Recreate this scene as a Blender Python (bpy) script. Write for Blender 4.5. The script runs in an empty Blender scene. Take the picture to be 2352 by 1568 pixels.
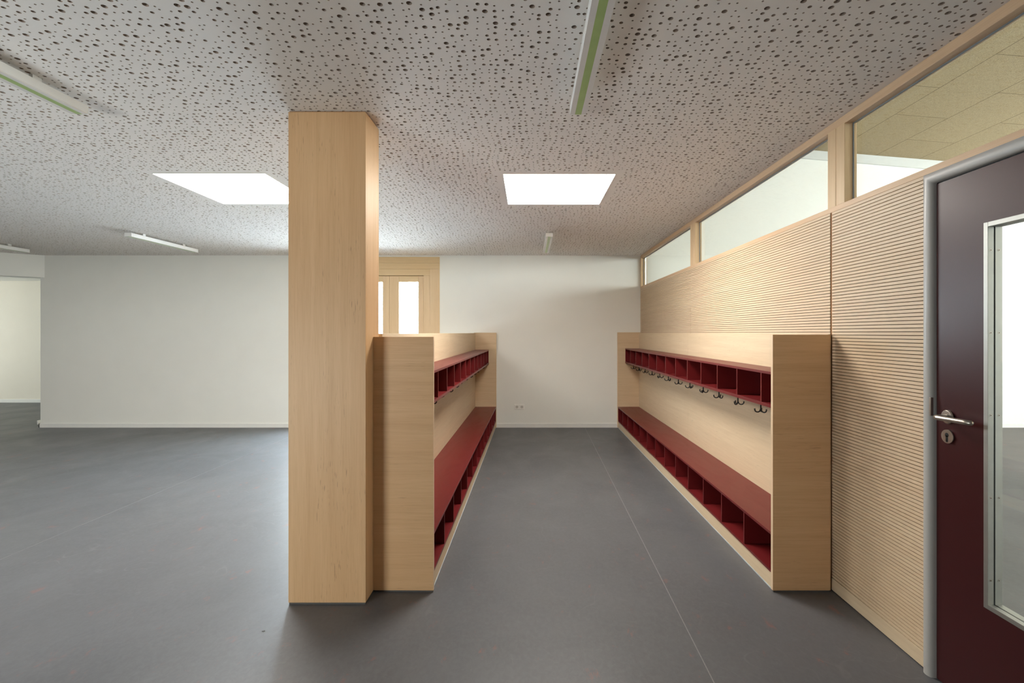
import bpy, bmesh, math, random
import numpy as np
from mathutils import Vector, Matrix

random.seed(7)
SC = bpy.context.scene
COL = SC.collection

# ------------------------------------------------------------------ helpers
def link(o, parent=None):
    COL.objects.link(o)
    if parent is not None:
        o.parent = parent
    return o

def tag(o, label=None, cat=None, group=None, kind=None):
    if label: o['label'] = label
    if cat: o['category'] = cat
    if group: o['group'] = group
    if kind: o['kind'] = kind
    return o

def empty(name, loc=(0, 0, 0), rz=0.0, **kw):
    o = bpy.data.objects.new(name, None)
    o.empty_display_size = 0.1
    o.location = loc
    o.rotation_euler = (0, 0, rz)
    link(o)
    return tag(o, **kw)

class MB:
    """Collects shapes for ONE mesh object."""
    def __init__(self):
        self.bm = bmesh.new()
    def box(self, x0, x1, y0, y1, z0, z1, bev=0.0, mi=0):
        t = bmesh.new()
        vs = [t.verts.new((x, y, z)) for x in (min(x0, x1), max(x0, x1)) for y in (min(y0, y1), max(y0, y1)) for z in (min(z0, z1), max(z0, z1))]
        for f in ((0, 1, 3, 2), (4, 6, 7, 5), (0, 4, 5, 1), (2, 3, 7, 6), (0, 2, 6, 4), (1, 5, 7, 3)):
            t.faces.new([vs[i] for i in f])
        if bev > 0:
            bmesh.ops.bevel(t, geom=t.edges[:], offset=bev, segments=2, profile=0.5, affect='EDGES')
        for f in t.faces:
            f.material_index = mi
        me = bpy.data.meshes.new('tmp')
        t.to_mesh(me); t.free()
        self.bm.from_mesh(me)
        bpy.data.meshes.remove(me)
        return self
    def poly(self, pts, mi=0):
        f = self.bm.faces.new([self.bm.verts.new(p) for p in pts])
        f.material_index = mi
        return self
    def prism(self, pts, axis, a, b, mi=0):
        """closed outline (2-D) extruded along an axis from a to b"""
        def P(u, v, w):
            return {'x': (w, u, v), 'y': (u, w, v), 'z': (u, v, w)}[axis]
        A = [self.bm.verts.new(P(u, v, a)) for u, v in pts]
        B = [self.bm.verts.new(P(u, v, b)) for u, v in pts]
        n = len(pts)
        fs = [self.bm.faces.new(A), self.bm.faces.new(B[::-1])]
        for i in range(n):
            fs.append(self.bm.faces.new([A[i], B[i], B[(i + 1) % n], A[(i + 1) % n]]))
        for f in fs: f.material_index = mi
        return self
    def cyl(self, p0, p1, r, n=24, r2=None, mi=0):
        p0, p1 = Vector(p0), Vector(p1)
        d = (p1 - p0).normalized()
        u = d.orthogonal().normalized(); v = d.cross(u)
        r2 = r if r2 is None else r2
        A = [self.bm.verts.new(p0 + (u * math.cos(2 * math.pi * i / n) + v * math.sin(2 * math.pi * i / n)) * r) for i in range(n)]
        B = [self.bm.verts.new(p1 + (u * math.cos(2 * math.pi * i / n) + v * math.sin(2 * math.pi * i / n)) * r2) for i in range(n)]
        fs = [self.bm.faces.new(A[::-1]), self.bm.faces.new(B)]
        for i in range(n):
            f = self.bm.faces.new([A[i], A[(i + 1) % n], B[(i + 1) % n], B[i]]); f.smooth = True
            fs.append(f)
        for f in fs: f.material_index = mi
        return self
    def tube(self, pts, r, n=12, cap=True, mi=0):
        pts = [Vector(p) for p in pts]
        rs = r if isinstance(r, (list, tuple)) else [r] * len(pts)
        rings = []
        up = None
        for i, p in enumerate(pts):
            d = (pts[min(i + 1, len(pts) - 1)] - pts[max(i - 1, 0)]).normalized()
            if up is None: up = d.orthogonal().normalized()
            u = (up - d * up.dot(d)).normalized(); up = u
            v = d.cross(u)
            rings.append([self.bm.verts.new(p + (u * math.cos(2 * math.pi * k / n) + v * math.sin(2 * math.pi * k / n)) * rs[i]) for k in range(n)])
        for a, b in zip(rings, rings[1:]):
            for k in range(n):
                f = self.bm.faces.new([a[k], a[(k + 1) % n], b[(k + 1) % n], b[k]]); f.smooth = True; f.material_index = mi
        if cap:
            self.bm.faces.new(rings[0][::-1]).material_index = mi
            self.bm.faces.new(rings[-1]).material_index = mi
        return self
    def build(self, name, mats, parent=None, fix=True):
        if fix:
            bmesh.ops.recalc_face_normals(self.bm, faces=self.bm.faces[:])
        me = bpy.data.meshes.new(name)
        self.bm.to_mesh(me); self.bm.free()
        for m in (mats if isinstance(mats, (list, tuple)) else [mats]):
            me.materials.append(m)
        return link(bpy.data.objects.new(name, me), parent)

def struct(name, mb, mats, label, cat, parent=None):
    o = mb.build(name, mats, parent)
    return tag(o, label, cat, kind='structure')

# ------------------------------------------------------------------ materials
def new_mat(name):
    m = bpy.data.materials.new(name)
    m.use_nodes = True
    nt = m.node_tree
    b = nt.nodes['Principled BSDF']
    return m, nt, b

def N(nt, kind, **kw):
    n = nt.nodes.new(kind)
    for k, v in kw.items():
        if k == 'op': n.operation = v
        elif hasattr(n, k) and k not in ('inputs',): setattr(n, k, v)
    return n

def ramp(nt, src, stops):
    r = nt.nodes.new('ShaderNodeValToRGB')
    e = r.color_ramp.elements
    while len(e) < len(stops): e.new(0.5)
    for i, (p, c) in enumerate(stops):
        e[i].position = p
        e[i].color = c if len(c) == 4 else (*c, 1)
    nt.links.new(src, r.inputs[0])
    return r.outputs[0]

def noise(nt, coord, scale, detail=4.0, rough=0.55, dist=0.0):
    n = nt.nodes.new('ShaderNodeTexNoise')
    n.inputs['Scale'].default_value = scale
    n.inputs['Detail'].default_value = detail
    n.inputs['Roughness'].default_value = rough
    n.inputs['Distortion'].default_value = dist
    nt.links.new(coord, n.inputs['Vector'])
    return n.outputs[0]

def mapping(nt, scale=(1, 1, 1), loc=(0, 0, 0), rot=(0, 0, 0)):
    tc = nt.nodes.new('ShaderNodeTexCoord')
    mp = nt.nodes.new('ShaderNodeMapping')
    mp.inputs['Scale'].default_value = scale
    mp.inputs['Location'].default_value = loc
    mp.inputs['Rotation'].default_value = rot
    nt.links.new(tc.outputs['Object'], mp.inputs['Vector'])
    return mp.outputs[0]

def mix(nt, fac, a, b, blend='MIX'):
    n = nt.nodes.new('ShaderNodeMix')
    n.data_type = 'RGBA'; n.blend_type = blend
    for sock, v in ((n.inputs[0], fac), (n.inputs[6], a), (n.inputs[7], b)):
        if hasattr(v, 'is_output'): nt.links.new(v, sock)
        elif isinstance(v, (int, float)): sock.default_value = v
        else: sock.default_value = (*v, 1) if len(v) == 3 else v
    return n.outputs[2]

def bump(nt, b, height, strength=0.1, dist=0.002):
    n = nt.nodes.new('ShaderNodeBump')
    n.inputs['Strength'].default_value = strength
    n.inputs['Distance'].default_value = dist
    nt.links.new(height, n.inputs['Height'])
    nt.links.new(n.outputs[0], b.inputs['Normal'])

def paint(name, col, rough=0.6, spec=0.4, grain=0.02, scale=18, bmp=0.0):
    m, nt, b = new_mat(name)
    v = mapping(nt)
    n = noise(nt, v, scale, 5)
    d = tuple(max(0, c * (1 - grain)) for c in col); l = tuple(min(1, c * (1 + grain)) for c in col)
    nt.links.new(ramp(nt, n, [(0.3, d), (0.7, l)]), b.inputs['Base Color'])
    b.inputs['Roughness'].default_value = rough
    b.inputs['Specular IOR Level'].default_value = spec
    if bmp > 0:
        bump(nt, b, noise(nt, v, 260, 3), bmp, 0.001)
    return m

def metal(name, col, rough=0.35):
    m, nt, b = new_mat(name)
    v = mapping(nt, (1, 1, 1))
    n = noise(nt, v, 40, 3)
    nt.links.new(ramp(nt, n, [(0.2, tuple(c * 0.93 for c in col)), (0.8, col)]), b.inputs['Base Color'])
    b.inputs['Metallic'].default_value = 1.0
    b.inputs['Roughness'].default_value = rough
    return m

def wood(name, axis, base, dark, fleck=0.5, spec=0.3, rough=0.45, pores=1.0):
    """pale veneer, grain along the axis 'x', 'y' or 'z'"""
    m, nt, b = new_mat(name)
    i = 'xyz'.index(axis)
    s1 = [26, 26, 26]; s1[i] = 0.9
    s2 = [150, 150, 150]; s2[i] = 5.0
    s3 = [190, 190, 190]; s3[i] = 15.0
    s4 = [4.5, 4.5, 4.5]; s4[i] = 0.5
    broad = noise(nt, mapping(nt, s4), 1.0, 2, 0.5, 0.3)
    streak = noise(nt, mapping(nt, s1), 1.0, 5, 0.6, 0.15)
    fine = noise(nt, mapping(nt, s2), 1.0, 3, 0.6)
    pore = noise(nt, mapping(nt, s3, (3.1, 5.7, 1.3)), 1.0, 2, 0.5)
    clump = noise(nt, mapping(nt, [9 if k != i else 2.2 for k in range(3)], (9.2, 1.7, 4.4)), 1.0, 2, 0.5)
    c = mix(nt, ramp(nt, streak, [(0.32, (0, 0, 0)), (0.72, (1, 1, 1))]), base, tuple(0.6 * p + 0.4 * q for p, q in zip(base, dark)))
    c = mix(nt, ramp(nt, broad, [(0.35, (0, 0, 0)), (0.7, (.55, .55, .55))]), c, tuple(p * q for p, q in zip(base, (0.92, 0.86, 0.8))))
    c = mix(nt, ramp(nt, fine, [(0.45, (0, 0, 0)), (0.8, (.35, .35, .35))]), c, dark)
    pr = ramp(nt, pore, [(0.635, (0, 0, 0)), (0.74, (1, 1, 1))])
    cl = ramp(nt, clump, [(0.45, (0, 0, 0)), (0.62, (1, 1, 1))])
    mul = N(nt, 'ShaderNodeMath', op='MULTIPLY'); nt.links.new(pr, mul.inputs[0]); nt.links.new(cl, mul.inputs[1])
    mul2 = N(nt, 'ShaderNodeMath', op='MULTIPLY'); nt.links.new(mul.outputs[0], mul2.inputs[0]); mul2.inputs[1].default_value = fleck
    c = mix(nt, mul2.outputs[0], c, tuple(x * 0.42 for x in dark))
    nt.links.new(c, b.inputs['Base Color'])
    b.inputs['Roughness'].default_value = rough
    b.inputs['Specular IOR Level'].default_value = spec
    bump(nt, b, fine, 0.05, 0.001)
    return m

WB, WD = (0.68, 0.44, 0.24), (0.46, 0.26, 0.115)
M = {}
M['wood_z'] = wood('veneer_upright_grain', 'z', WB, WD, 0.6)
M['wood_x'] = wood('veneer_cross_grain', 'x', WB, WD, 0.3)
M['wood_y'] = wood('veneer_long_grain', 'y', (0.70, 0.575, 0.405), (0.50, 0.37, 0.235), 0.3)
M['wood_dark'] = wood('low_bounce_veneer', 'z', (0.20, 0.105, 0.05), (0.13, 0.06, 0.03), 0.3)  # made-up cladding for the unseen rear wall, cuts bounced light
M['wood_lit_x'] = wood('veneer_cross_grain_lit', 'x', (0.70, 0.545, 0.365), (0.49, 0.34, 0.195), 0.4)  # same veneer as wood_x, brighter light on the far panel painted in
M['wood_edge'] = wood('veneer_edge_band', 'z', (0.74, 0.58, 0.41), (0.6, 0.43, 0.28), 0.1)
M['slat'] = wood('slat_veneer', 'y', (0.70, 0.555, 0.39), (0.50, 0.355, 0.23), 0.25)
M['pine_x'] = wood('pine_frame_cross', 'x', (0.72, 0.55, 0.33), (0.55, 0.37, 0.18), 0.1)
M['pine_y'] = wood('pine_frame_long', 'y', (0.70, 0.50, 0.325), (0.52, 0.33, 0.19), 0.1)
M['pine_z'] = wood('pine_frame_upright', 'z', (0.72, 0.54, 0.34), (0.55, 0.37, 0.2), 0.1)
M['groove'] = paint('groove_board', (0.10, 0.052, 0.024), 0.8, 0.1, 0.2)
M['joint'] = paint('panel_joint_edge', (0.30, 0.15, 0.065), 0.7, 0.2, 0.15)
M['white_wall'] = paint('white_wall_paint', (0.825, 0.825, 0.78), 0.75, 0.25, 0.012, 3, 0.06)
M['cream_wall'] = paint('cream_wall_paint', (0.80, 0.755, 0.655), 0.75, 0.25, 0.012, 3, 0.06)
M['white_trim'] = paint('white_trim_paint', (0.82, 0.82, 0.79), 0.45, 0.4, 0.01)
M['ceil'] = paint('ceiling_plaster', (0.78, 0.755, 0.725), 0.85, 0.15, 0.015, 6)
M['hole_wall'] = paint('brown_hole_edge', (0.40, 0.33, 0.275), 0.9, 0.1, 0.05)  # hole sides, browner and darker than the board face
M['void'] = paint('ceiling_fleece', (0.13, 0.095, 0.07), 0.95, 0.05, 0.1)
M['dark'] = paint('dark_gasket', (0.012, 0.012, 0.012), 0.6, 0.3, 0.1)
M['gasket'] = paint('grey_gasket', (0.20, 0.22, 0.23), 0.5, 0.4, 0.1)
M['hook'] = paint('black_hook_plastic', (0.010, 0.010, 0.010), 0.4, 0.5, 0.1)
M['lamp'] = paint('white_lamp_housing', (0.80, 0.80, 0.78), 0.4, 0.5, 0.01)
M['lamp_diff'] = paint('frosted_lamp_diffuser', (0.74, 0.72, 0.70), 0.25, 0.5, 0.02)
M['green'] = paint('green_lamp_strip', (0.36, 0.49, 0.19), 0.3, 0.5, 0.05)
M['alu'] = metal('grey_aluminium', (0.40, 0.40, 0.375), 0.5)
M['steel_frame'] = paint('grey_door_frame_enamel', (0.42, 0.415, 0.40), 0.35, 0.5, 0.02)
M['steel'] = metal('brushed_steel', (0.46, 0.42, 0.375), 0.3)
M['plastic'] = paint('white_socket_plastic', (0.80, 0.79, 0.75), 0.3, 0.5, 0.01)
M['socket_in'] = paint('socket_recess_plastic', (0.52, 0.50, 0.46), 0.4, 0.4, 0.01)
M['band'] = paint('grey_wall_band', (0.62, 0.63, 0.61), 0.8, 0.2, 0.01)  # greyer than the wall below it
M['sealant'] = paint('pale_grey_sealant', (0.45, 0.50, 0.54), 0.5, 0.3, 0.08)
M['base_gap'] = paint('dark_base_joint', (0.09, 0.085, 0.08), 0.6, 0.3, 0.1)

def red_hpl(name, col, rough, spec):
    m, nt, b = new_mat(name)
    v = mapping(nt)
    n = noise(nt, v, 30, 4)
    nt.links.new(ramp(nt, n, [(0.3, tuple(c * 0.94 for c in col)), (0.7, col)]), b.inputs['Base Color'])
    sm = noise(nt, mapping(nt, (9, 2.2, 1)), 1.0, 5, 0.65, 1.2)
    r = ramp(nt, sm, [(0.45, (rough,) * 3), (0.75, (min(1, rough + 0.05),) * 3)])
    nt.links.new(r, b.inputs['Roughness'])
    b.inputs['Specular IOR Level'].default_value = spec
    return m
M['red'] = red_hpl('dark_red_laminate', (0.135, 0.0105, 0.0115), 0.36, 0.42)
M['red_edge'] = red_hpl('red_laminate_edge', (0.24, 0.04, 0.042), 0.4, 0.5)
M['maroon'] = red_hpl('maroon_door_laminate', (0.042, 0.0050, 0.0062), 0.36, 0.32)

def floor_mat(name, tint=(1, 1, 1), spec=0.45, add=0.07):
    m, nt, b = new_mat(name)
    v = mapping(nt)
    base = ramp(nt, noise(nt, v, 1.1, 5, 0.6, 0.5), [(0.3, tuple(a * t for a, t in zip((0.084, 0.0855, 0.092), tint))), (0.7, tuple(a * t for a, t in zip((0.109, 0.111, 0.119), tint)))])
    fibre = noise(nt, mapping(nt, (48, 34, 1)), 1.0, 6, 0.72, 0.6)
    c = mix(nt, ramp(nt, fibre, [(0.4, (0, 0, 0)), (0.75, (.55, .55, .55))]), base, tuple(a * t for a, t in zip((0.130, 0.134, 0.146), tint)))
    red = noise(nt, mapping(nt, (11, 6, 1), (2, 3, 0)), 1.0, 6, 0.72, 0.4)
    c = mix(nt, ramp(nt, red, [(0.61, (0, 0, 0)), (0.73, (.75, .75, .75))]), c, (0.235, 0.095, 0.075))
    blue = noise(nt, mapping(nt, (7, 10, 1), (7, 1, 0)), 1.0, 5, 0.7, 0.4)
    c = mix(nt, ramp(nt, blue, [(0.62, (0, 0, 0)), (0.75, (.35, .35, .35))]), c, (0.16, 0.17, 0.175))
    # thin curved scuffs
    sv = mapping(nt, (1.3, 1.3, 1), (4, 9, 0))
    w = nt.nodes.new('ShaderNodeTexNoise'); w.inputs['Scale'].default_value = 1.4; w.inputs['Detail'].default_value = 2.0
    nt.links.new(sv, w.inputs['Vector'])
    line = N(nt, 'ShaderNodeMath', op='PINGPONG'); nt.links.new(w.outputs[0], line.inputs[0]); line.inputs[1].default_value = 0.055
    lr = ramp(nt, line.outputs[0], [(0.0, (1, 1, 1)), (0.0012, (0, 0, 0))])
    gate = ramp(nt, noise(nt, v, 2.3, 3, 0.6), [(0.52, (0, 0, 0)), (0.66, (.16, .16, .16))])
    g2 = N(nt, 'ShaderNodeMath', op='MULTIPLY'); nt.links.new(lr, g2.inputs[0]); nt.links.new(gate, g2.inputs[1])
    c = mix(nt, g2.outputs[0], c, (0.28, 0.28, 0.28))
    nt.links.new(c, b.inputs['Base Color'])
    rr = ramp(nt, noise(nt, mapping(nt, (2.2, 1.6, 1)), 1.0, 5, 0.6, 0.6), [(0.3, (.35 + add,) * 3), (0.7, (.48 + add,) * 3)])
    nt.links.new(rr, b.inputs['Roughness'])
    b.inputs['Specular IOR Level'].default_value = spec
    return m
M['floor'] = floor_mat('grey_linoleum')
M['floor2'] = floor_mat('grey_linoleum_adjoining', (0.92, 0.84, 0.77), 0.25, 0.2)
M['weld'] = paint('linoleum_weld', (0.21, 0.21, 0.215), 0.5, 0.4, 0.08, 60)

def glass_mat(name, tint=(1, 1, 1)):
    m = bpy.data.materials.new(name)
    m.use_nodes = True
    nt = m.node_tree
    nt.nodes.clear()
    out = nt.nodes.new('ShaderNodeOutputMaterial')
    tr = nt.nodes.new('ShaderNodeBsdfTransparent'); tr.inputs[0].default_value = (*tint, 1)
    gl = nt.nodes.new('ShaderNodeBsdfGlossy'); gl.inputs['Roughness'].default_value = 0.02
    fr = nt.nodes.new('ShaderNodeFresnel'); ge = nt.nodes.new('ShaderNodeNewGeometry')
    io = nt.nodes.new('ShaderNodeMix')          # the same reflectance on both faces of the pane
    io.inputs[2].default_value = 1.45; io.inputs[3].default_value = 1 / 1.45
    nt.links.new(ge.outputs['Backfacing'], io.inputs[0]); nt.links.new(io.outputs[0], fr.inputs['IOR'])
    mx = nt.nodes.new('ShaderNodeMixShader')
    nt.links.new(fr.outputs[0], mx.inputs[0])
    nt.links.new(tr.outputs[0], mx.inputs[1])
    nt.links.new(gl.outputs[0], mx.inputs[2])
    nt.links.new(mx.outputs[0], out.inputs[0])
    return m
M['glass'] = glass_mat('clear_pane', (0.97, 0.985, 0.975))
M['glass_warm'] = glass_mat('daylight_warming_pane', (0.99, 0.95, 0.89))  # made-up tint, warms daylight through the added windows out of view

def emis(name, col, strength):
    m = bpy.data.materials.new(name)
    m.use_nodes = True
    nt = m.node_tree
    nt.nodes.clear()
    out = nt.nodes.new('ShaderNodeOutputMaterial')
    e = nt.nodes.new('ShaderNodeEmission')
    e.inputs[0].default_value = (*col, 1); e.inputs[1].default_value = strength
    nt.links.new(e.outputs[0], out.inputs[0])
    return m
SKYLIGHT_L = 39.0
M['skylight'] = emis('glowing_skylight_diffuser', (1.0, 0.95, 0.87), SKYLIGHT_L)

def woodwool():
    m, nt, b = new_mat('wood_wool_board')
    tc = nt.nodes.new('ShaderNodeTexCoord')
    sep = nt.nodes.new('ShaderNodeSeparateXYZ'); nt.links.new(tc.outputs['Object'], sep.inputs[0])
    com = nt.nodes.new('ShaderNodeCombineXYZ')
    ax = N(nt, 'ShaderNodeMath', op='ADD'); nt.links.new(sep.outputs[1], ax.inputs[0]); ax.inputs[1].default_value = 0.456 + 12.5
    ay = N(nt, 'ShaderNodeMath', op='ADD'); nt.links.new(sep.outputs[0], ay.inputs[0]); ay.inputs[1].default_value = 0.0
    nt.links.new(ax.outputs[0], com.inputs[0]); nt.links.new(ay.outputs[0], com.inputs[1])
    br = nt.nodes.new('ShaderNodeTexBrick')
    br.offset = 0.5; br.offset_frequency = 2; br.squash = 1.0
    br.inputs['Scale'].default_value = 1.0
    br.inputs['Mortar Size'].default_value = 0.004
    br.inputs['Mortar Smooth'].default_value = 0.1
    br.inputs['Brick Width'].default_value = 1.25
    br.inputs['Row Height'].default_value = 0.627
    br.inputs['Color1'].default_value = (1, 1, 1, 1); br.inputs['Color2'].default_value = (0.96, 0.96, 0.96, 1); br.inputs['Mortar'].default_value = (0.35, 0.3, 0.22, 1)
    nt.links.new(com.outputs[0], br.inputs['Vector'])
    v = mapping(nt)
    n = noise(nt, v, 95, 6, 0.78, 1.5)
    n2 = noise(nt, v, 230, 3, 0.6, 0.5)
    c = ramp(nt, n, [(0.36, (0.24, 0.175, 0.095)), (0.52, (0.42, 0.33, 0.205)), (0.7, (0.50, 0.41, 0.27))])
    c = mix(nt, ramp(nt, n2, [(0.36, (.85, .85, .85)), (0.52, (0, 0, 0))]), c, (0.14, 0.10, 0.05))
    c = mix(nt, 1.0, c, br.outputs[0], 'MULTIPLY')
    nt.links.new(c, b.inputs['Base Color'])
    b.inputs['Roughness'].default_value = 0.9
    b.inputs['Specular IOR Level'].default_value = 0.1
    bump(nt, b, n, 0.35, 0.004)
    return m
M['woodwool'] = woodwool()

# ------------------------------------------------------------------ dimensions (metres, camera at x=0 y=0)
CAMZ = 1.376
H = 2.5
YB = 7.03            # back wall face
XR = 1.62            # slatted wall face
XL = -9.5            # far side wall, beyond the frame
YF = -3.2            # rear end of the adjoining room
YR = -1.5            # wall behind the camera
YC = YR

# ------------------------------------------------------------------ floor and ceiling
struct('floor', MB().box(-12.6, 1.70, YR - 0.2, 9.75, -0.12, 0), M['floor'], 'grey marbled linoleum floor of the cloakroom', 'floor')
struct('floor_adjoining', MB().box(1.70, 9.4, YF - 0.2, YB + 0.2, -0.12, 0), M['floor2'], 'grey linoleum floor seen through the door glass', 'floor')

def weld(name, p, q, w, label):
    (x0, y0), (x1, y1) = p, q
    struct(name, MB().prism([(x0 - w, y0), (x0 + w, y0), (x1 + w, y1), (x1 - w, y1)], 'z', 0.0002, 0.0010), M['weld'], label, 'floor seam')
weld('trim_1', (0.70, 0.2), (0.812, YB), 0.0022, 'pale welded floor seam running up the aisle between the benches')
weld('trim_2', (-3.235, 0.2), (-3.165, YB), 0.0017, 'pale welded floor seam crossing the open floor beyond the column')

def perforated_ceiling():
    rng = np.random.default_rng(11)
    cell = 0.0338
    xa, xb, ya, yb = -9.2, XR + 0.03, 0.95, YB
    nx, ny = int(round((xb - xa) / cell)), int(round((yb - ya) / cell))
    gx, gy = np.meshgrid(np.linspace(xa, xb, nx + 1), np.linspace(ya, yb, ny + 1), indexing='ij')
    wx = 0.016 * np.sin(gy * 5.3 + 1.3 * np.sin(gx * 3.1)) + 0.008 * np.sin(gy * 13.7 + gx * 4.1)
    wy = 0.016 * np.sin(gx * 4.7 + 1.1 * np.sin(gy * 2.9)) + 0.008 * np.sin(gx * 12.3 - gy * 3.3)
    jx, jy = rng.uniform(-0.0048, 0.0048, gx.shape), rng.uniform(-0.0048, 0.0048, gx.shape)
    px, py = gx + wx + jx, gy + wy + jy
    px[0, :] = xa; px[-1, :] = xb; py[:, 0] = ya; py[:, -1] = yb
    V = [np.stack([px.ravel(), py.ravel(), np.full(px.size, H)], 1)]
    nv = px.size
    idx = np.arange(nv).reshape(nx + 1, ny + 1)
    c = np.stack([idx[:-1, :-1], idx[1:, :-1], idx[1:, 1:], idx[:-1, 1:]], -1).reshape(-1, 4)   # corners counter-clockwise from lower left
    P = V[0][:, :2]
    cc = P[c]                                   # cells x 4 x 2
    mid = cc.mean(1)
    n = len(c)
    # one large and two or three middling holes in every block of three by three cells
    ci, cj = np.divmod(np.arange(n), ny)
    bi, bj = ci // 3, cj // 3
    slot = (ci % 3) * 3 + cj % 3
    nb = (nx // 3 + 1, ny // 3 + 1)
    perm = rng.random(nb + (9,)).argsort(-1)
    rank = perm[bi, bj, slot]
    three = rng.random(nb)[bi, bj] < 0.45
    r = np.where(rank == 0, 0.0098, np.where((rank <= 2) | ((rank == 3) & three), 0.0070, 0.0040)) * rng.uniform(0.97, 1.03, n)
    # room to move inside the cell: distance from the centre to the nearest side
    dmin = np.full(n, 9.0)
    for k in range(4):
        a, b = cc[:, k], cc[:, (k + 1) % 4]
        e = b - a; L = np.hypot(e[:, 0], e[:, 1]) + 1e-9
        d = np.abs(e[:, 0] * (mid[:, 1] - a[:, 1]) - e[:, 1] * (mid[:, 0] - a[:, 0])) / L
        dmin = np.minimum(dmin, d)
    room = dmin - r - 0.0007
    hole = (room > 0) & (rng.random(n) > 0.03)
    for (x0, x1, y0, y1) in SKY:
        m = 0.055
        hole &= ~((mid[:, 0] > x0 - m) & (mid[:, 0] < x1 + m) & (mid[:, 1] > y0 - m) & (mid[:, 1] < y1 + m))
    hole &= (mid[:, 1] < YB - 0.02) & (mid[:, 0] < XR - 0.0)
    ang, rad = rng.uniform(0, 2 * np.pi, n), np.sqrt(rng.random(n)) * np.maximum(room, 0)
    ctr = mid + np.stack([np.cos(ang), np.sin(ang)], 1) * rad[:, None]
    loops, starts, sizes, mats = [], [], [], []
    def add(faces, mi):
        loops.append(faces.ravel()); sizes.append(np.full(len(faces), faces.shape[1])); mats.append(np.full(len(faces), mi))
    add(c[~hole], 0)
    fine = hole & (r > 0.006) & (mid[:, 1] < 3.6)
    for sel, ns in ((fine, 16), (hole & ~fine, 8)):
        k = int(sel.sum())
        if not k: continue
        th = np.pi * 1.25 + 2 * np.pi * np.arange(ns) / ns
        ring = ctr[sel][:, None, :] + r[sel][:, None, None] * np.stack([np.cos(th), np.sin(th)], -1)[None]
        low = np.concatenate([ring, np.full((k, ns, 1), H)], 2).reshape(-1, 3)
        top = low.copy(); top[:, 2] = H + 0.0125
        V.append(low); V.append(top)
        A = nv + np.arange(k * ns).reshape(k, ns); B = A + k * ns
        nv += 2 * k * ns
        q = ns // 4
        cs = c[sel]
        for s in range(4):
            arc = [A[:, (s * q + t) % ns] for t in range(q, -1, -1)]
            add(np.stack([cs[:, s], cs[:, (s + 1) % 4]] + arc, 1), 0)
        for t in range(ns):
            add(np.stack([A[:, t], A[:, (t + 1) % ns], B[:, (t + 1) % ns], B[:, t]], 1), 1)
    V = np.concatenate(V).astype(np.float32)
    L = np.concatenate(loops).astype(np.int32); S = np.concatenate(sizes).astype(np.int32)
    me = bpy.data.meshes.new('ceiling')
    me.vertices.add(len(V)); me.vertices.foreach_set('co', V.ravel())
    me.loops.add(len(L)); me.loops.foreach_set('vertex_index', L)
    me.polygons.add(len(S)); st = np.concatenate([[0], np.cumsum(S)[:-1]]).astype(np.int32)
    me.polygons.foreach_set('loop_start', st)
    me.materials.append(M['ceil']); me.materials.append(M['hole_wall'])
    me.polygons.foreach_set('material_index', np.concatenate(mats).astype(np.int32))
    me.update(calc_edges=True)
    me.validate()
    me.polygons.foreach_set('use_smooth', np.zeros(len(me.polygons), dtype=bool))
    me.update()
    return me

SKY = [(-0.181, 0.612, 3.425, 4.222), (-2.657, -1.862, 3.415, 4.212)]
ceiling = empty('ceiling', (0, 0, 0), label='white plaster ceiling scattered with round holes of three sizes', cat='ceiling', kind='structure')
link(bpy.data.objects.new('perforated_board', perforated_ceiling()), ceiling)
MB().box(XL - 0.2, XR + 0.03, YR - 0.1, 0.95, H, H + 0.03).box(XL - 0.2, -9.2, 0.95, YB, H, H + 0.03).build('plain_board', M['ceil'], ceiling)
MB().box(XL - 0.2, XR + 0.03, YR - 0.1, YB + 0.1, H + 0.0126, H + 0.2).build('backing_fleece', M['void'], ceiling)

# skylights: flush square glowing panels
def skylight(x0, x1, y0, y1, label):
    o = empty('skylight', ((x0 + x1) / 2, (y0 + y1) / 2, H), label=label, cat='ceiling light', group='square ceiling lights')
    cx, cy = (x0 + x1) / 2, (y0 + y1) / 2
    hx, hy = (x1 - x0) / 2, (y1 - y0) / 2
    t = 0.006
    f = MB()
    f.box(-hx - t, -hx, -hy - t, hy + t, -0.003, 0.003).box(hx, hx + t, -hy - t, hy + t, -0.003, 0.003)
    f.box(-hx, hx, -hy - t, -hy, -0.003, 0.003).box(-hx, hx, hy, hy + t, -0.003, 0.003)
    f.build('frame', M['lamp'], o)
    MB().box(-hx, hx, -hy, hy, -0.002, 0.003).build('diffuser', M['skylight'], o)
skylight(*SKY[0], 'square glowing ceiling light above the aisle between the two benches')
skylight(-6.25, -5.72, 3.6, 4.13, 'added unseen ceiling light near the passage, brightening the back wall')  # added light, lifts the back wall towards the passage
skylight(*SKY[1], 'square glowing ceiling light above the open floor, partly hidden by the column')

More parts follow.
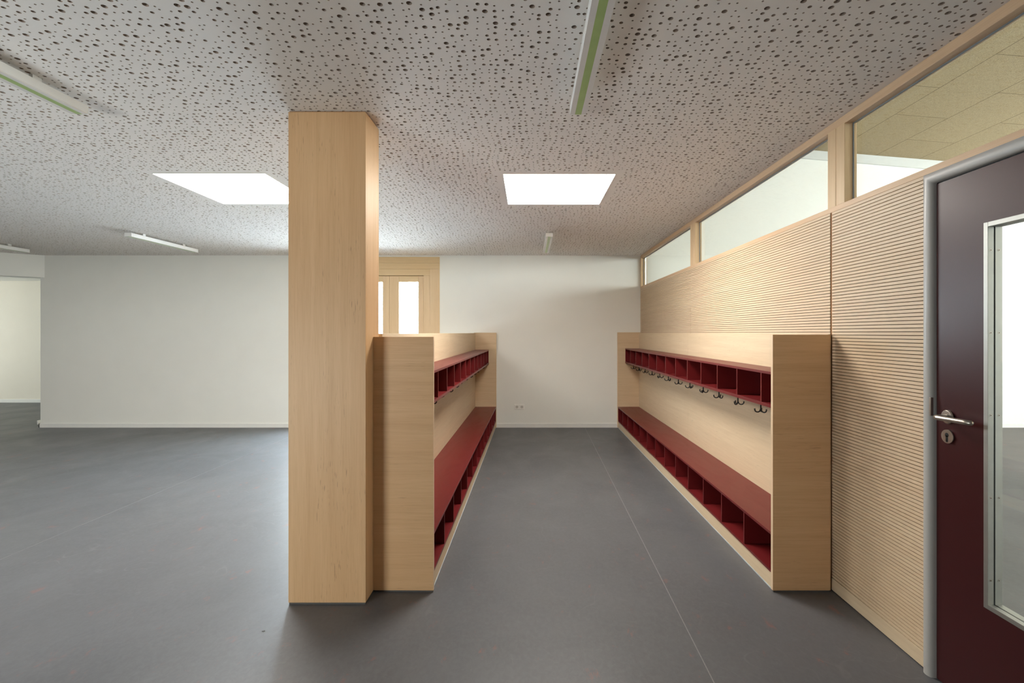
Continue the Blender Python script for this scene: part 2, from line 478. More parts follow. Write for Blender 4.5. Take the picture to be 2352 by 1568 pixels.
# ------------------------------------------------------------------ linear ceiling lamps
def linear_lamp(first, cx, y0, y1, label):
    L = y1 - y0
    w, zb, zt = 0.039, H - 0.070, H - 0.030
    if first is None:
        root = empty('linear_ceiling_lamp', (cx, y0, zb))
        h = zt - zb
        MB().box(-w, w, 0.002, L - 0.002, 0.003, h, 0.0015).build('housing', M['lamp'], root)
        MB().box(-w + 0.0012, -0.0150, 0.003, L - 0.003, -0.0015, 0.004, 0.0006).box(0.0150, w - 0.0012, 0.003, L - 0.003, -0.0015, 0.004, 0.0006).build('diffuser', M['lamp_diff'], root)
        MB().box(-0.0150, 0.0150, 0.003, L - 0.003, -0.0012, 0.004).build('green_strip', M['green'], root)
        for yy in (0.0, L):
            MB().box(-w, w, yy - 0.003, yy + 0.003, 0.0, h, 0.0012).build('end_cap', M['lamp'], root)
        for f in (0.2, 0.8):
            MB().box(-0.009, 0.009, L * f - 0.02, L * f + 0.02, h, h + 0.030).build('mounting_bracket', M['lamp'], root)
    else:
        root = first.copy(); link(root)
        root.location = (cx, y0, zb)
        for ch in list(first.children):
            k = ch.copy(); link(k); k.parent = root
    return tag(root, label, 'ceiling lamp', 'linear ceiling lamps')
LL = 1.06
l0 = linear_lamp(None, 0.237, 2.338 - LL, 2.338, 'white linear ceiling lamp with green strip above the aisle, in front of its square light')
linear_lamp(l0, 0.224, 5.31, 6.37, 'small distant linear ceiling lamp behind the square light over the aisle')
linear_lamp(l0, -2.166, 2.334 - LL, 2.334, 'linear ceiling lamp with green strip above the open floor, nearer than the square light there')
linear_lamp(l0, -4.384, 5.29, 6.35, 'linear ceiling lamp near the white back wall, halfway between column and far passage')
linear_lamp(l0, -6.595, 5.29, 6.35, 'linear ceiling lamp close to the passage corner, mostly out of the picture')

# ------------------------------------------------------------------ walls of the main room
WX0, WX1, WZ1 = -3.45, -1.297, 2.477     # exterior glazing in the back wall
b = MB()
b.box(-7.1, WX0, YB, YB + 0.2, 0, H).box(WX1, XR + 0.02, YB, YB + 0.2, 0, H).box(WX0, WX1, YB, YB + 0.2, WZ1, H)
struct('wall_back', b, M['white_wall'], 'plain white back wall with baseboard, interrupted by the wooden glazed door', 'wall')
# walls beyond the frame, with openings for added windows
def wall_with_openings(name, axis, at, t, a0, a1, z1, openings, mat, label):
    m = MB()
    def bx(u0, u1, z0, zz):
        if u1 - u0 < 1e-4 or zz - z0 < 1e-4: return
        if axis == 'x': m.box(at, at + t, u0, u1, z0, zz)
        else: m.box(u0, u1, at, at + t, z0, zz)
    cur = a0
    for (u0, u1, z0, zz) in openings:
        bx(cur, u0, 0, z1); bx(u0, u1, 0, z0); bx(u0, u1, zz, z1); cur = u1
    bx(cur, a1, 0, z1)
    return struct(name, m, mat, label, 'wall')
FRONT_OPEN = [(-4.0, -2.5, 0.25, 1.25)]  # added low window, shaped to light the column front
struct('wall_left', MB().box(XL - 0.2, XL, YR, 5.17, 0, H), M['white_wall'], 'white side wall beyond the picture edge', 'wall')
wall_with_openings('wall_front', 'y', YR - 0.2, 0.2, XL - 0.2, XR + 0.02, H, FRONT_OPEN, M['wood_dark'], 'unseen wall behind the viewer, dark to cut bounced light, with an added low window')
# slanted header above the passage at the far left
hx0, hy0, hx1, hy1 = -7.04, YB, -9.5, 5.17
d = Vector((hx1 - hx0, hy1 - hy0)).normalized(); nrm = Vector((d.y, -d.x))
if nrm.y < 0: nrm = -nrm
q = MB().prism([(hx0, hy0), (hx1, hy1), (hx1 + nrm.x * 0.25, hy1 + nrm.y * 0.25), (hx0 + nrm.x * 0.25, hy0 + nrm.y * 0.25)], 'z', 2.18, H + 0.01)
struct('trim_3', q, M['white_wall'], 'white slanted beam over the passage opening at the picture edge', 'beam')
# passage beyond
struct('wall_passage', MB().box(-12.4, -6.9, 9.55, 9.7, 0, 2.45), M['cream_wall'], 'bright cream wall at the end of the passage', 'wall')
struct('wall_passage_return', MB().box(-7.1, -6.9, YB + 0.2, 9.55, 0, H), M['white_wall'], 'white side wall of the passage behind the back wall', 'wall')
wall_with_openings('wall_passage_side', 'x', -12.6, 0.2, 5.0, 9.7, 2.45, [(7.1, 8.1, 0.8, 2.0)], M['white_wall'], 'passage side wall with an added large window beyond the picture edge')
struct('wall_passage_near', MB().box(-12.4, XL, 5.0, 5.17, 0, 2.45), M['white_wall'], 'passage wall beyond the picture edge', 'wall')
struct('ceiling_passage', MB().prism([(-7.04, 7.06), (-7.04, 9.7), (-12.6, 9.7), (-12.6, 5.0), (-9.6, 5.0), (-9.5, 5.25)], 'z', 2.4, 2.6), M['white_wall'], 'white ceiling of the passage', 'ceiling')

# baseboards
def bb(name, *bxs, label, mat='white_trim'):
    m = MB()
    for x in bxs: m.box(*x, 0.0015)
    struct(name, m, M[mat], label, 'baseboard')
bb('baseboard_back', (-7.114, WX0, YB - 0.014, YB + 0.001, 0.0, 0.062), (-7.114, -7.099, YB - 0.014, YB + 0.2, 0.0, 0.062), (WX1, XR, YB - 0.014, YB + 0.001, 0.0, 0.062), label='white baseboard along the back wall')
bb('baseboard_passage', (-12.4, -7.1, 9.536, 9.551, 0.0, 0.065), label='white baseboard of the passage end wall')
o = MB().box(-7.132, -7.113, YB - 0.02, YB + 0.02, 0.045, 0.105, 0.003).build('cable_box', M['plastic'])
tag(o, 'tiny white box at the foot of the passage corner', 'wall box')

# ------------------------------------------------------------------ glazed exterior door in the back wall (window_1)
win = empty('window_1', (0, YB, 0), label='pale pine glazed door and window frame in the back wall behind the column', cat='window', kind='structure')
f = MB()
f.box(WX0, WX0 + 0.139, -0.006, 0.12, 0.0, 2.304, 0.002, 1).box(WX1 - 0.139, WX1, -0.006, 0.12, 0.0, 2.304, 0.002, 1)
f.box(WX0, WX1, -0.006, 0.12, 2.3045, 2.391, 0.002).box(WX0, WX1, -0.008, 0.12, 2.392, WZ1, 0.002)
f.build('outer_frame', [M['pine_x'], M['pine_z']], win)
ix0, ix1 = WX0 + 0.1395, WX1 - 0.1395
f = MB()
f.box(ix0, ix0 + 0.096, 0.004, 0.11, 0.0, 2.209, 0.002, 1).box(ix1 - 0.096, ix1, 0.004, 0.11, 0.0, 2.209, 0.002, 1)
f.box(ix0, ix1, 0.004, 0.11, 2.2095, 2.304, 0.002).box(ix0 + 0.05, ix1 - 0.05, 0.06, 0.11, 2.18, 2.21)
f.box(ix0 + 0.09, ix0 + 0.12, 0.06, 0.11, 0.0, 2.209, 0, 1).box(ix1 - 0.12, ix1 - 0.09, 0.06, 0.11, 0.0, 2.209, 0, 1)
f.box(ix0, ix1, 0.004, 0.11, 0.0, 0.022)
f.build('inner_frame', [M['pine_x'], M['pine_z']], win)
x_right = ix1 - 0.097
for (a, c_, pl, pr) in ((-2.033, x_right, 0.140, 0.080), (-2.53, -2.035, 0.12, 0.098), (ix0 + 0.097, -2.533, 0.098, 0.12)):
    s = MB()
    s.box(a, a + pl, 0.012, 0.09, 0.02, 2.203, 0.003).box(c_ - pr, c_, 0.012, 0.09, 0.02, 2.203, 0.003)
    s.box(a + pl, c_ - pr, 0.012, 0.09, 2.117, 2.203, 0.003, 1).box(a + pl, c_ - pr, 0.012, 0.09, 0.02, 0.16, 0.003, 1)
    s.box(c_ - 0.006, c_ + 0.012, 0.05, 0.10, 0.02, 2.2)
    so = s.build('sash', [M['pine_z'], M['pine_x']], win)
    MB().box(a + pl - 0.01, c_ - pr + 0.01, 0.05, 0.056, 0.15, 2.127).build('glass_pane', M['glass'], so)

# windows added in unseen walls for the daylight they bring in
def added_window(n, axis, at, u0, u1, z0, z1, label):
    w = empty('window_%d' % n, (0, 0, 0), label=label, cat='window', kind='structure')
    m = MB(); g = MB()
    def bx(mm, a0, a1, zz0, zz1, t0, t1, bev=0.0):
        if axis == 'x': mm.box(at + t0, at + t1, a0, a1, zz0, zz1, bev)
        else: mm.box(a0, a1, at + t0, at + t1, zz0, zz1, bev)
    k = 0.07
    bx(m, u0, u0 + k, z0, z1, 0.06, 0.14); bx(m, u1 - k, u1, z0, z1, 0.06, 0.14)
    bx(m, u0, u1, z0, z0 + k, 0.06, 0.14); bx(m, u0, u1, z1 - k, z1, 0.06, 0.14)
    um = (u0 + u1) / 2
    bx(m, um - k / 2, um + k / 2, z0, z1, 0.06, 0.14)
    m.build('window_frame', M['pine_z'], w)
    bx(g, u0 + k - 0.01, u1 - k + 0.01, z0 + k - 0.01, z1 - k + 0.01, 0.098, 0.103)
    g.build('glass_pane', M['glass_warm'], w)
wn = 5
for (u0, u1, z0, z1) in FRONT_OPEN:
    added_window(wn, 'y', YR - 0.2, u0, u1, z0, z1, 'added low window behind the viewer, lighting the column'); wn += 1
added_window(wn, 'x', -12.6, 7.1, 8.1, 0.8, 2.0, 'added large window beyond the picture edge, lighting the passage'); wn += 1

# ------------------------------------------------------------------ right-hand wall: slats, clerestory, door
DY0, DY1, DZT = 0.905, 1.973, 2.018     # outer edges of the door frame
wall_r = empty('wall_right', (XR, 0, 0), label='pale wooden wall of fine horizontal slats below the high windows', cat='wall', kind='structure')
MB().box(0.016, 0.10, DY1 - 0.03, YB, 0, 2.018).box(0.016, 0.10, YC, DY0, 0, 2.018).build('backing_board', M['groove'], wall_r)
def slat_panel(y0, y1):
    m = MB()
    z = 0.068; p = (2.018 - 0.068) / 122.0
    for i in range(122):
        zz = z + i * p
        m.box(0.0, 0.016, y0, y1, zz + 0.0031, zz + p)
    return m.build('slat_panel', M['slat'], wall_r)
slat_panel(4.8475, YB)
slat_panel(2.602, 4.8445)
slat_panel(DY1 + 0.001, 2.586)
slat_panel(YC, DY0 - 0.001)
MB().box(0.004, 0.0162, 2.586, 2.602, 0.068, 2.018).build('joint_strip', M['joint'], wall_r)
bb('baseboard_right', (XR - 0.0025, XR + 0.016, DY1 + 0.002, 2.586, 0.004, 0.068), label='pale wooden baseboard under the slatted wall beside the door', mat='wood_y')
# wall above the header, between the two rooms
struct('wall_right_upper', MB().box(XR + 0.035, XR + 0.075, YF, YB, H + 0.012, 4.4), M['white_wall'], 'white wall above the high windows on the adjoining side', 'wall')
XD = XR + 0.063       # depth of the clerestory timber
struct('trim_4', MB().box(XR, XD, YC, YB, 2.452, 2.495, 0.002), M['pine_y'], 'wooden head rail above the high windows under the ceiling', 'window rail')
struct('trim_5', MB().box(XR - 0.001, XD + 0.02, YC, YB, 2.0185, 2.046, 0.002), M['pine_y'], 'wooden sill rail under the high windows', 'window rail')
struct('trim_6', MB().box(XR - 0.001, XD, 4.713, 4.783, 2.044, 2.455, 0.002).box(XR - 0.001, XD, 4.785, 4.855, 2.044, 2.455, 0.002), M['pine_z'], 'wooden double post between the small and the long high window', 'window post')
struct('trim_7', MB().box(XR - 0.001, XD, 2.482, 2.551, 2.044, 2.455, 0.002).box(XR - 0.001, XD, 2.553, 2.622, 2.044, 2.455, 0.002), M['pine_z'], 'wooden double post above the joint of the slatted wall', 'window post')
struct('trim_8', MB().box(XR - 0.001, XD, 7.0, YB, 2.044, 2.455, 0.001), M['pine_z'], 'narrow wooden post where the high windows meet the back wall', 'window post')
for n, (y0, y1, lab) in enumerate(((4.855, 7.0, 'small high window next to the back wall'), (2.622, 4.713, 'long high window in the middle of the slatted wall'), (0.30, 2.482, 'high window above the red door showing the wood wool ceiling')), 2):
    w = empty('window_%d' % n, (XR, 0, 0), label=lab, cat='window', kind='structure')
    MB().box(0.0445, 0.0505, y0, y1, 2.05, 2.452).build('glass_pane', M['glass'], w)
    g = MB()
    t = 0.006
    g.box(0.040, 0.0445, y0, y1, 2.046, 2.046 + t).box(0.040, 0.0445, y0, y1, 2.452 - t, 2.452)
    g.box(0.040, 0.0445, y0, y0 + t, 2.046 + t, 2.452 - t).box(0.040, 0.0445, y1 - t, y1, 2.046 + t, 2.452 - t)
    g.build('gasket', M['gasket'], w)
struct('trim_9', MB().box(XR - 0.001, XD, 0.16, 0.30, 2.044, 2.455, 0.002), M['pine_z'], 'wooden window post beyond the picture edge', 'window post')
struct('wall_right_near', MB().box(XR + 0.01, XR + 0.05, YC, 0.16, 2.044, 2.46), M['white_wall'], 'plain wall strip beyond the picture edge', 'wall')

# door
door = empty('door_1', (XR, DY1, 0), label='dark red door with a framed glass panel, steel lever handle and rounded grey frame', cat='door', kind='structure')
def Yl(y): return y - DY1
prof = []
W_ = 0.046
for i in range(13):
    a = math.pi * i / 12
    prof.append((W_ / 2 - W_ / 2 * math.cos(a), -0.022 * math.sin(a) ** 0.75 if 0 < i < 12 else 0.0))
prof = [(0.0, 0.02)] + prof + [(W_, 0.03)]
m = MB()
rows = []
for (u, v) in prof:
    rows.append([m.bm.verts.new(p) for p in ((v, -u, 0.0), (v, -u, DZT - u), (v, Yl(DY0) + u, DZT - u), (v, Yl(DY0) + u, 0.0))])
for a, c_ in zip(rows, rows[1:]):
    for k in range(3):
        f = m.bm.faces.new([a[k], a[k + 1], c_[k + 1], c_[k]]); f.smooth = True
m.box(0.03, 0.10, -0.075, 0.0, 0, DZT).box(0.03, 0.10, Yl(DY0), Yl(DY0) + 0.075, 0, DZT).box(0.03, 0.10, Yl(DY0), 0.0, DZT - 0.075, DZT)
m.build('door_frame', M['steel_frame'], door)
MB().box(0.006, 0.030, -0.056, -W_ + 0.001, 0.0, DZT - W_ + 0.001).box(0.006, 0.030, Yl(DY0) + W_, -W_, DZT - 0.054, DZT - W_ + 0.001).build('door_gasket', M['dark'], door)
ly1, ly0 = 1.922, DY0 + W_ + 0.005      # leaf edges
lz0, lz1 = 0.006, 1.966
oy1, oy0, oz0, oz1 = 1.720, 1.125, 0.402, 1.766
leaf = MB()
leaf.box(0.0, 0.044, Yl(oy1), Yl(ly1), lz0, lz1).box(0.0, 0.044, Yl(ly0), Yl(oy0), lz0, lz1).box(0.0, 0.044, Yl(oy0), Yl(oy1), lz0, oz0).box(0.0, 0.044, Yl(oy0), Yl(oy1), oz1, lz1)
leaf = leaf.build('door_leaf', M['maroon'], door)
def ring(m, x0, x1, y0, y1, z0, z1, t, bev=0.0):
    m.box(x0, x1, y1 - t, y1, z0, z1, bev).box(x0, x1, y0, y0 + t, z0, z1, bev)
    m.box(x0, x1, y0 + t, y1 - t, z0, z0 + t, bev).box(x0, x1, y0 + t, y1 - t, z1 - t, z1, bev)
g = MB(); ring(g, -0.004, 0.017, Yl(oy0), Yl(oy1), oz0, oz1, 0.0165, 0.0008)
g.build('glazing_bead', M['alu'], leaf)
g = MB(); ring(g, 0.0225, 0.048, Yl(oy0), Yl(oy1), oz0, oz1, 0.0165, 0.0008)
g.build('glazing_bead', M['alu'], leaf)
g = MB(); ring(g, 0.017, 0.0225, Yl(oy0), Yl(oy1), oz0, oz1, 0.0145)
g.build('glazing_gasket', M['dark'], leaf)
MB().box(0.018, 0.0215, Yl(oy0) + 0.01, Yl(oy1) - 0.01, oz0 + 0.01, oz1 - 0.01).build('glass_pane', M['glass'], leaf)
ys = Yl(oy1) - 0.0165
for zz in (1.667, 1.376, 1.085, 0.794, 0.503):
    for xx in (0.0065, 0.0355):
        s = MB().cyl((xx, ys + 0.0005, zz), (xx, ys - 0.0008, zz), 0.0042, 16)
        s.cyl((xx, ys - 0.0008, zz), (xx, ys - 0.00095, zz), 0.0017, 10, mi=1)
        s.build('bead_screw', [M['steel'], M['dark']], leaf)
# lever handle, rose, key escutcheon
hy = Yl(1.866)
hd = MB()
zc = 1.052
pts = [(0.0, hy, zc)]
for i in range(9):
    a = math.pi / 2 * i / 8
    pts.append((-0.040 - 0.018 * math.sin(a), hy - 0.018 + 0.018 * math.cos(a), zc))
for i in range(1, 9):
    pts.append((-0.058 + 0.006 * (i / 8) ** 2, hy - 0.018 - 0.105 * i / 8, zc + 0.002 * i / 8))
for i in range(1, 5):
    a = math.pi / 2 * i / 4 * 0.6
    pts.append((-0.052 + 0.02 * (1 - math.cos(a)), hy - 0.123 - 0.02 * math.sin(a), zc + 0.002))
e_, n_, tip = (Vector(pts[-1]) - Vector(pts[-2])).normalized(), len(pts), Vector(pts[-1])
for k_ in (0.35, 0.7, 0.92, 1.0):
    pts.append(tuple(tip + e_ * 0.0095 * k_))
hd.tube(pts, [0.0095] * n_ + [0.0089, 0.0068, 0.0037, 0.0008], 16)
hd.build('lever_handle', M['steel'], door)
MB().cyl((-0.008, hy, zc), (0.0005, hy, zc), 0.026, 40).cyl((-0.0095, hy, zc), (-0.008, hy, zc), 0.0225, 40, r2=0.025).build('handle_rose', M['steel'], door)
zk = 0.976
e = MB().cyl((-0.008, hy, zk), (0.0005, hy, zk), 0.026, 40)
e.cyl((-0.0084, hy, zk + 0.006), (-0.008, hy, zk + 0.006), 0.0082, 20, mi=1)
e.box(-0.0084, -0.008, hy - 0.005, hy + 0.005, zk - 0.017, zk + 0.004, mi=1)
e.cyl((-0.0084, hy, zk - 0.017), (-0.008, hy, zk - 0.017), 0.005, 16, mi=1)
e.build('key_escutcheon', [M['steel'], M['dark']], door)
MB().box(-0.0185, -0.003, -0.0452, -0.030, 1.045, 1.118, 0.001).build('strike_plate', M['steel'], door)

# ------------------------------------------------------------------ adjoining room
struct('wall_adjoining_back', MB().box(XR + 0.08, 9.2, YB, YB + 0.2, 0, 4.4), M['white_wall'], 'bright white end wall of the adjoining room seen through glass', 'wall')
def zceil(x): return 4.353 - 0.082 * x
m = MB().prism([(XR + 0.06, zceil(XR + 0.06)), (9.3, zceil(9.3)), (9.3, zceil(9.3) + 0.12), (XR + 0.06, zceil(XR + 0.06) + 0.12)], 'y', YF - 0.1, YB + 0.1)
struct('ceiling_adjoining', m, M['woodwool'], 'sloping ceiling of beige wood wool boards in the adjoining room', 'ceiling')
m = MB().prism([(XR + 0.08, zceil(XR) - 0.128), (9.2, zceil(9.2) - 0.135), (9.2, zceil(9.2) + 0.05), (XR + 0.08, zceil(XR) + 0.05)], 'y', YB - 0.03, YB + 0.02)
struct('trim_10', m, M['band'], 'grey band under the sloping ceiling of the adjoining room', 'wall band')
bb('baseboard_adjoining', (XR + 0.1, 9.2, YB - 0.014, YB + 0.001, 0, 0.062), label='white baseboard in the adjoining room')
ADJ_OPEN = [(-1.6, 0.2, 1.55, 3.4), (1.4, 3.2, 1.55, 3.4), (4.4, 6.2, 1.55, 3.4)]  # added windows, set high to light the upper walls
wall_with_openings('wall_adjoining_side', 'x', 9.2, 0.2, YF - 0.1, YB + 0.2, 4.0, ADJ_OPEN, M['white_wall'], 'adjoining room wall with added windows beyond the picture edge')
struct('wall_adjoining_front', MB().box(XR + 0.05, 9.2, YF - 0.2, YF, 0, 4.4), M['white_wall'], 'wall of the adjoining room behind the viewer', 'wall')
struct('wall_adjoining_near', MB().box(XR + 0.10, XR + 0.11, DY1 + 0.002, YB, 0, 2.04).box(XR + 0.10, XR + 0.11, YC, DY0 - 0.002, 0, 2.04), M['white_wall'], 'adjoining side of the slatted wall', 'wall')
for (u0, u1, z0, z1) in ADJ_OPEN:
    added_window(wn, 'x', 9.2, u0, u1, z0, z1, 'added window beyond the picture edge, lighting the adjoining room'); wn += 1

# ------------------------------------------------------------------ column
CX0, CX1, CY0, CY1 = -1.2185, -0.8266, 2.449, 2.663
col = empty('wooden_column', ((CX0 + CX1) / 2, (CY0 + CY1) / 2, 0), label='tall pale wood clad column from floor to ceiling', cat='column', kind='thing')
cw, cd = (CX1 - CX0) / 2, (CY1 - CY0) / 2
ct = H - 0.002
MB().box(-cw, cw, -cd, -cd + 0.019, 0.010, ct - 0.004, 0.0012).build('front_board', M['wood_z'], col)
MB().box(-cw, cw, cd - 0.019, cd, 0.010, ct - 0.004, 0.0012).build('back_board', M['wood_z'], col)
MB().box(cw - 0.019, cw, -cd + 0.0192, cd - 0.0192, 0.010, ct - 0.004, 0.001).build('side_board', M['wood_z'], col)
MB().box(-cw, -cw + 0.019, -cd + 0.0192, cd - 0.0192, 0.010, ct - 0.004, 0.001).build('side_board', M['wood_z'], col)
MB().box(-cw + 0.003, cw - 0.003, -cd + 0.003, cd - 0.003, 0.0, 0.012).build('base_joint', M['base_gap'], col)
MB().box(-cw + 0.004, cw - 0.004, -cd + 0.004, cd - 0.004, ct - 0.006, ct).build('top_joint', M['joint'], col)

# ------------------------------------------------------------------ cloakroom units (s = +1 to the right of the aisle, -1 to the left)
Y0 = 7.01
YN, YE = 2.587, 6.985        # inner faces of the near and the far end panel
NC = 13
PITCH = (YE - YN) / NC

def L(y): return y - Y0

def hook_mesh():
    m = MB()
    m.cyl((0, 0, 0.0), (0, 0, -0.003), 0.011, 20)
    m.tube([(0, 0, -0.002), (0, 0, -0.03), (0, 0, -0.060)], [0.0050, 0.0047, 0.0045], 10)
    for k in range(3):
        a = 2 * math.pi * k / 3
        pts = [(0, -0.052)]
        for i in range(11):
            t = math.pi * i / 10
            pts.append((0.021 - 0.0175 * math.cos(t), -0.056 - 0.0145 * math.sin(t)))
        pts.append((0.0395, -0.0485))
        m.tube([(r * math.cos(a), r * math.sin(a), z) for r, z in pts], [0.0042] * (len(pts) - 1) + [0.0046], 8)
    o = m.build('coat_hook', M['hook'])
    me = o.data
    bpy.data.objects.remove(o)
    return me
HOOK = hook_mesh()

def unit(s, ox, rz, back_in, shelf_front, back_w, z_near, z_back, z_far, near_w, dz_shelf, hook_x, hook_z, words):
    def B(m, a, b_, *r, bev=0.0, mi=0): return m.box(s * a, s * b_, *r, bev, mi)
    # --- wooden surround
    p = empty('cloakroom_partition', (ox, Y0, 0), rz, label=words['part'], cat='partition', kind='thing')
    n = B(MB(), 0.0, near_w, L(YN) - 0.021, L(YN), 0.009, z_near, bev=0.001).build('near_end_panel', M['wood_x'], p)
    tag(n)
    B(MB(), -0.0006, 0.001, L(YN) - 0.0205, L(YN) - 0.0005, 0.009, z_near - 0.0005).build('edge_band', M['wood_edge'], n)
    B(MB(), 0.004, near_w - 0.003, L(YN) - 0.018, L(YN) - 0.003, 0.0, 0.010).build('base_joint', M['base_gap'], p)
    f = B(MB(), 0.0, back_in + 0.02, L(YE), L(YB) - 0.006, 0.009, z_far, bev=0.001).build('far_end_panel', M['wood_lit_x'], p)
    B(MB(), -0.0006, 0.001, L(YE) + 0.0005, L(YB) - 0.0065, 0.009, z_far - 0.0005).build('edge_band', M['wood_edge'], f)
    yb0 = YN + (0.083 if s < 0 else 0.0005)
    ym = 4.85
    for (a, c_) in ((yb0, ym - 0.0006), (ym + 0.0006, YE - 0.0005)):
        B(MB(), back_in, back_in + back_w, L(a), L(c_), 0.0, z_back, bev=0.001).build('back_panel', M['wood_y'], p)
    # --- bench with shoe compartments
    be = empty('shoe_bench', (ox, Y0, 0), rz, label=words['bench'], cat='bench')
    y0, y1 = YN + 0.0008, YE - 0.0008
    B(MB(), 0.0015, back_in - 0.001, L(y0), L(y1), 0.2945, 0.3085, bev=0.0012).build('seat', M['red'], be)
    B(MB(), 0.004, back_in - 0.001, L(y0), L(y1), 0.090, 0.1035, bev=0.001).build('base_board', M['red'], be)
    B(MB(), back_in - 0.012, back_in - 0.001, L(y0), L(y1), 0.104, 0.294).build('back_board', M['red'], be)
    B(MB(), 0.010, 0.028, L(y0), L(y1), 0.004, 0.0895, bev=0.001).build('kick_board', M['wood_y'], be)
    B(MB(), 0.0075, 0.0100, L(y0), L(y1), 0.0, 0.0055).build('floor_sealant', M['sealant'], be)
    def dividers(parent, a, b_, z0, z1):
        first = None
        for k in range(NC + 1):
            y = YE - PITCH * k
            y = min(max(y, y0 + 0.0062), y1 - 0.0062)
            if first is None:
                first = B(MB(), a, b_, -0.006, 0.006, z0, z1, bev=0.0008).build('divider', M['red'], parent)
                o = first
            else:
                o = first.copy(); link(o, parent)
            o.location = (0, L(y), 0)
    dividers(be, 0.006, back_in - 0.0125, 0.104, 0.294)
    # --- shelf with compartments and hooks
    sh = empty('coat_shelf', (ox, Y0, dz_shelf), rz, label=words['shelf'], cat='shelf')
    B(MB(), shelf_front, back_in - 0.001, L(y0), L(y1), 1.134, 1.150, bev=0.0012).build('top_board', M['red'], sh)
    B(MB(), shelf_front, back_in - 0.001, L(y0), L(y1), 0.940, 0.960, bev=0.0012).build('bottom_board', M['red'], sh)
    B(MB(), back_in - 0.012, back_in - 0.001, L(y0), L(y1), 0.9605, 1.1335).build('back_board', M['red'], sh)
    dividers(sh, shelf_front + 0.002, back_in - 0.0125, 0.9605, 1.1335)
    rnd = random.Random(21 if s > 0 else 5)
    turns = [0.2, 0.52, 0.75, 0.15, 0.85, 0.35, 0.6, 0.25, 0.95, 0.45, 0.8, 0.5]
    for k in range(NC - 1):
        h = bpy.data.objects.new('coat_hook', HOOK)
        link(h, sh)
        h.location = (s * hook_x, L(YE - PITCH * (k + 0.5)), hook_z)
        h.rotation_euler = (0, 0, turns[k] * 2.1 + rnd.uniform(-0.1, 0.1))
    return p, be, sh

unit(+1, 1.281, 0.003, 0.308, 0.108, 0.016, 1.366, 1.3685, 1.383, 0.3055, 0.0, 0.191, 0.940,
     dict(part='pale wood cloakroom surround standing against the slatted wall',
          bench='dark red shoe bench running below the slatted wall',
          shelf='dark red compartment shelf with black hooks mounted along the slatted wall'))
unit(-1, -0.472, -0.008, 0.304, 0.1085, 0.028, 1.3545, 1.3715, 1.3775, 0.3185, -0.018, 0.190, 0.963,
     dict(part='pale wood cloakroom surround joined to the column',
          bench='dark red shoe bench starting behind the column side of the aisle',
          shelf='dark red compartment shelf with hooks in the surround beside the column'))

# ------------------------------------------------------------------ double socket
so = empty('double_socket', (-0.139, YB, 0.300), label='white double wall socket low on the back wall between the benches', cat='socket')
MB().box(-0.074, 0.074, -0.010, 0.0, -0.038, 0.038, 0.003).build('frame_plate', M['plastic'], so)
for cx in (-0.036, 0.036):
    ins = MB().box(cx - 0.031, cx + 0.031, -0.0125, -0.010, -0.031, 0.031, 0.001).build('insert', M['plastic'], so)
    t = MB()
    n = 28
    A = [t.bm.verts.new((cx + 0.021 * math.cos(2 * math.pi * i / n), -0.0128, 0.021 * math.sin(2 * math.pi * i / n))) for i in range(n)]
    Bv = [t.bm.verts.new((cx + 0.019 * math.cos(2 * math.pi * i / n), -0.0005, 0.019 * math.sin(2 * math.pi * i / n))) for i in range(n)]
    for i in range(n):
        t.bm.faces.new([A[i], A[(i + 1) % n], Bv[(i + 1) % n], Bv[i]])
    t.cyl((cx, -0.0128, 0), (cx, -0.0129, 0), 0.0195, 28)
    t.cyl((cx - 0.0095, -0.0130, 0), (cx - 0.0095, -0.0129, 0), 0.0028, 12, mi=1)
    t.cyl((cx + 0.0095, -0.0130, 0), (cx + 0.0095, -0.0129, 0), 0.0028, 12, mi=1)
    t.build('socket_cup', [M['socket_in'], M['dark']], ins)

# small scrap on the floor
sc_ = MB().prism([(-0.006, -0.002), (0.002, -0.005), (0.007, 0.001), (0.003, 0.005), (-0.004, 0.003)], 'z', 0.0, 0.002).build('floor_scrap', M['base_gap'])
sc_.location = (-1.2255, 2.232, 0)
tag(sc_, 'tiny dark scrap lying on the floor in front of the column', 'scrap')

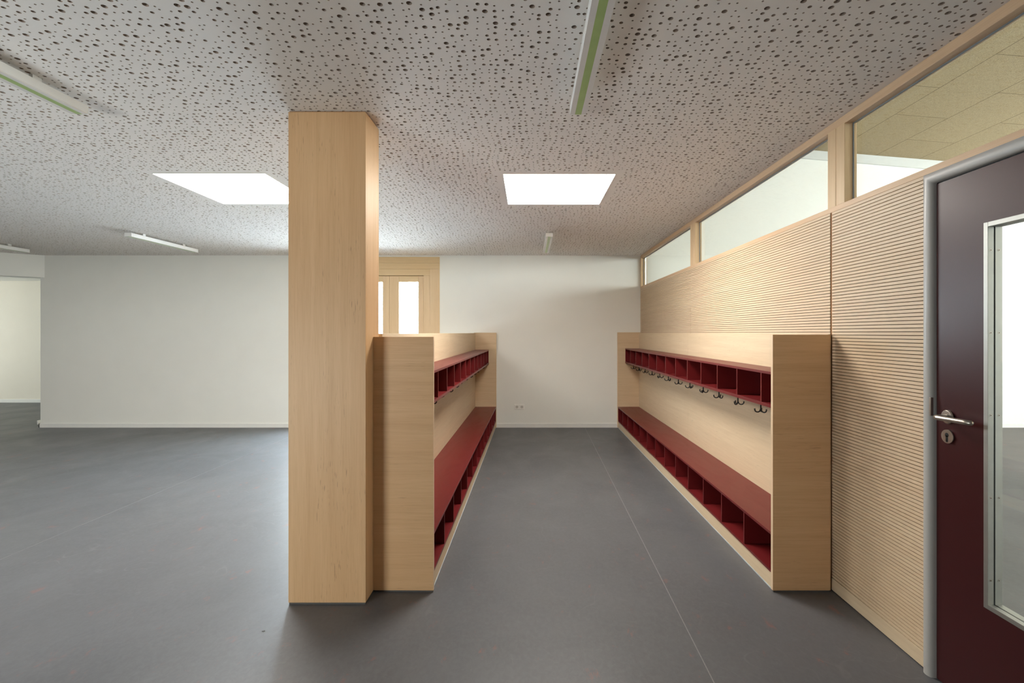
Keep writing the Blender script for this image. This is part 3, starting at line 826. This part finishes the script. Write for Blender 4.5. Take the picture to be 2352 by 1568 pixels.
# ------------------------------------------------------------------ light
world = bpy.data.worlds.new('overcast_sky')
SC.world = world
world.use_nodes = True
bg = world.node_tree.nodes['Background']
bg.inputs[0].default_value = (0.76, 0.885, 1.0, 1)
bg.inputs[1].default_value = 50.0

def portal(name, loc, rot, sx, sy):
    l = bpy.data.lights.new(name, 'AREA')
    l.shape = 'RECTANGLE'; l.size = sx; l.size_y = sy
    l.cycles.is_portal = True
    o = bpy.data.objects.new(name, l)
    o.location = loc; o.rotation_euler = rot
    link(o)
R90 = math.pi / 2
portal('sky_portal', (-12.62, 7.6, 1.4), (0, -R90, 0), 1.2, 1.0)
for (u0, u1, z0, z1) in FRONT_OPEN:  # facing +y
    portal('sky_portal', ((u0 + u1) / 2, YR - 0.22, (z0 + z1) / 2), (R90, 0, 0), u1 - u0, z1 - z0)
portal('sky_portal', ((WX0 + WX1) / 2, YB + 0.22, WZ1 / 2), (-R90, 0, 0), WX1 - WX0, WZ1)  # facing -y
for (u0, u1, z0, z1) in ADJ_OPEN:    # facing -x
    portal('sky_portal', (9.42, (u0 + u1) / 2, (z0 + z1) / 2), (0, R90, 0), z1 - z0, u1 - u0)

# ------------------------------------------------------------------ camera and view
cam = bpy.data.cameras.new('camera')
cam.sensor_fit = 'HORIZONTAL'
cam.sensor_width = 36.0
cam.lens = 1111.0 / 2352 * 36.0
cam.shift_x = -(1215 - 1176) / 2352
cam.shift_y = -(784 - 764) / 2352
cam.clip_start = 0.02
co = bpy.data.objects.new('camera', cam)
co.location = (0, 0, CAMZ)
co.rotation_euler = (R90, 0, 0)
link(co)
SC.camera = co

vs = SC.view_settings
SC.display_settings.display_device = 'sRGB'
vs.view_transform = 'Standard'
vs.look = 'None'
vs.gamma = 1.0
vs.use_curve_mapping = False
vs.exposure = 0.0
cy = SC.cycles
cy.use_denoising = True
cy.denoiser = 'OPENIMAGEDENOISE'
cy.max_bounces = 10
cy.diffuse_bounces = 7
cy.glossy_bounces = 4
cy.transmission_bounces = 6
cy.transparent_max_bounces = 10
cy.caustics_reflective = False
cy.caustics_refractive = False
cy.sample_clamp_indirect = 8.0
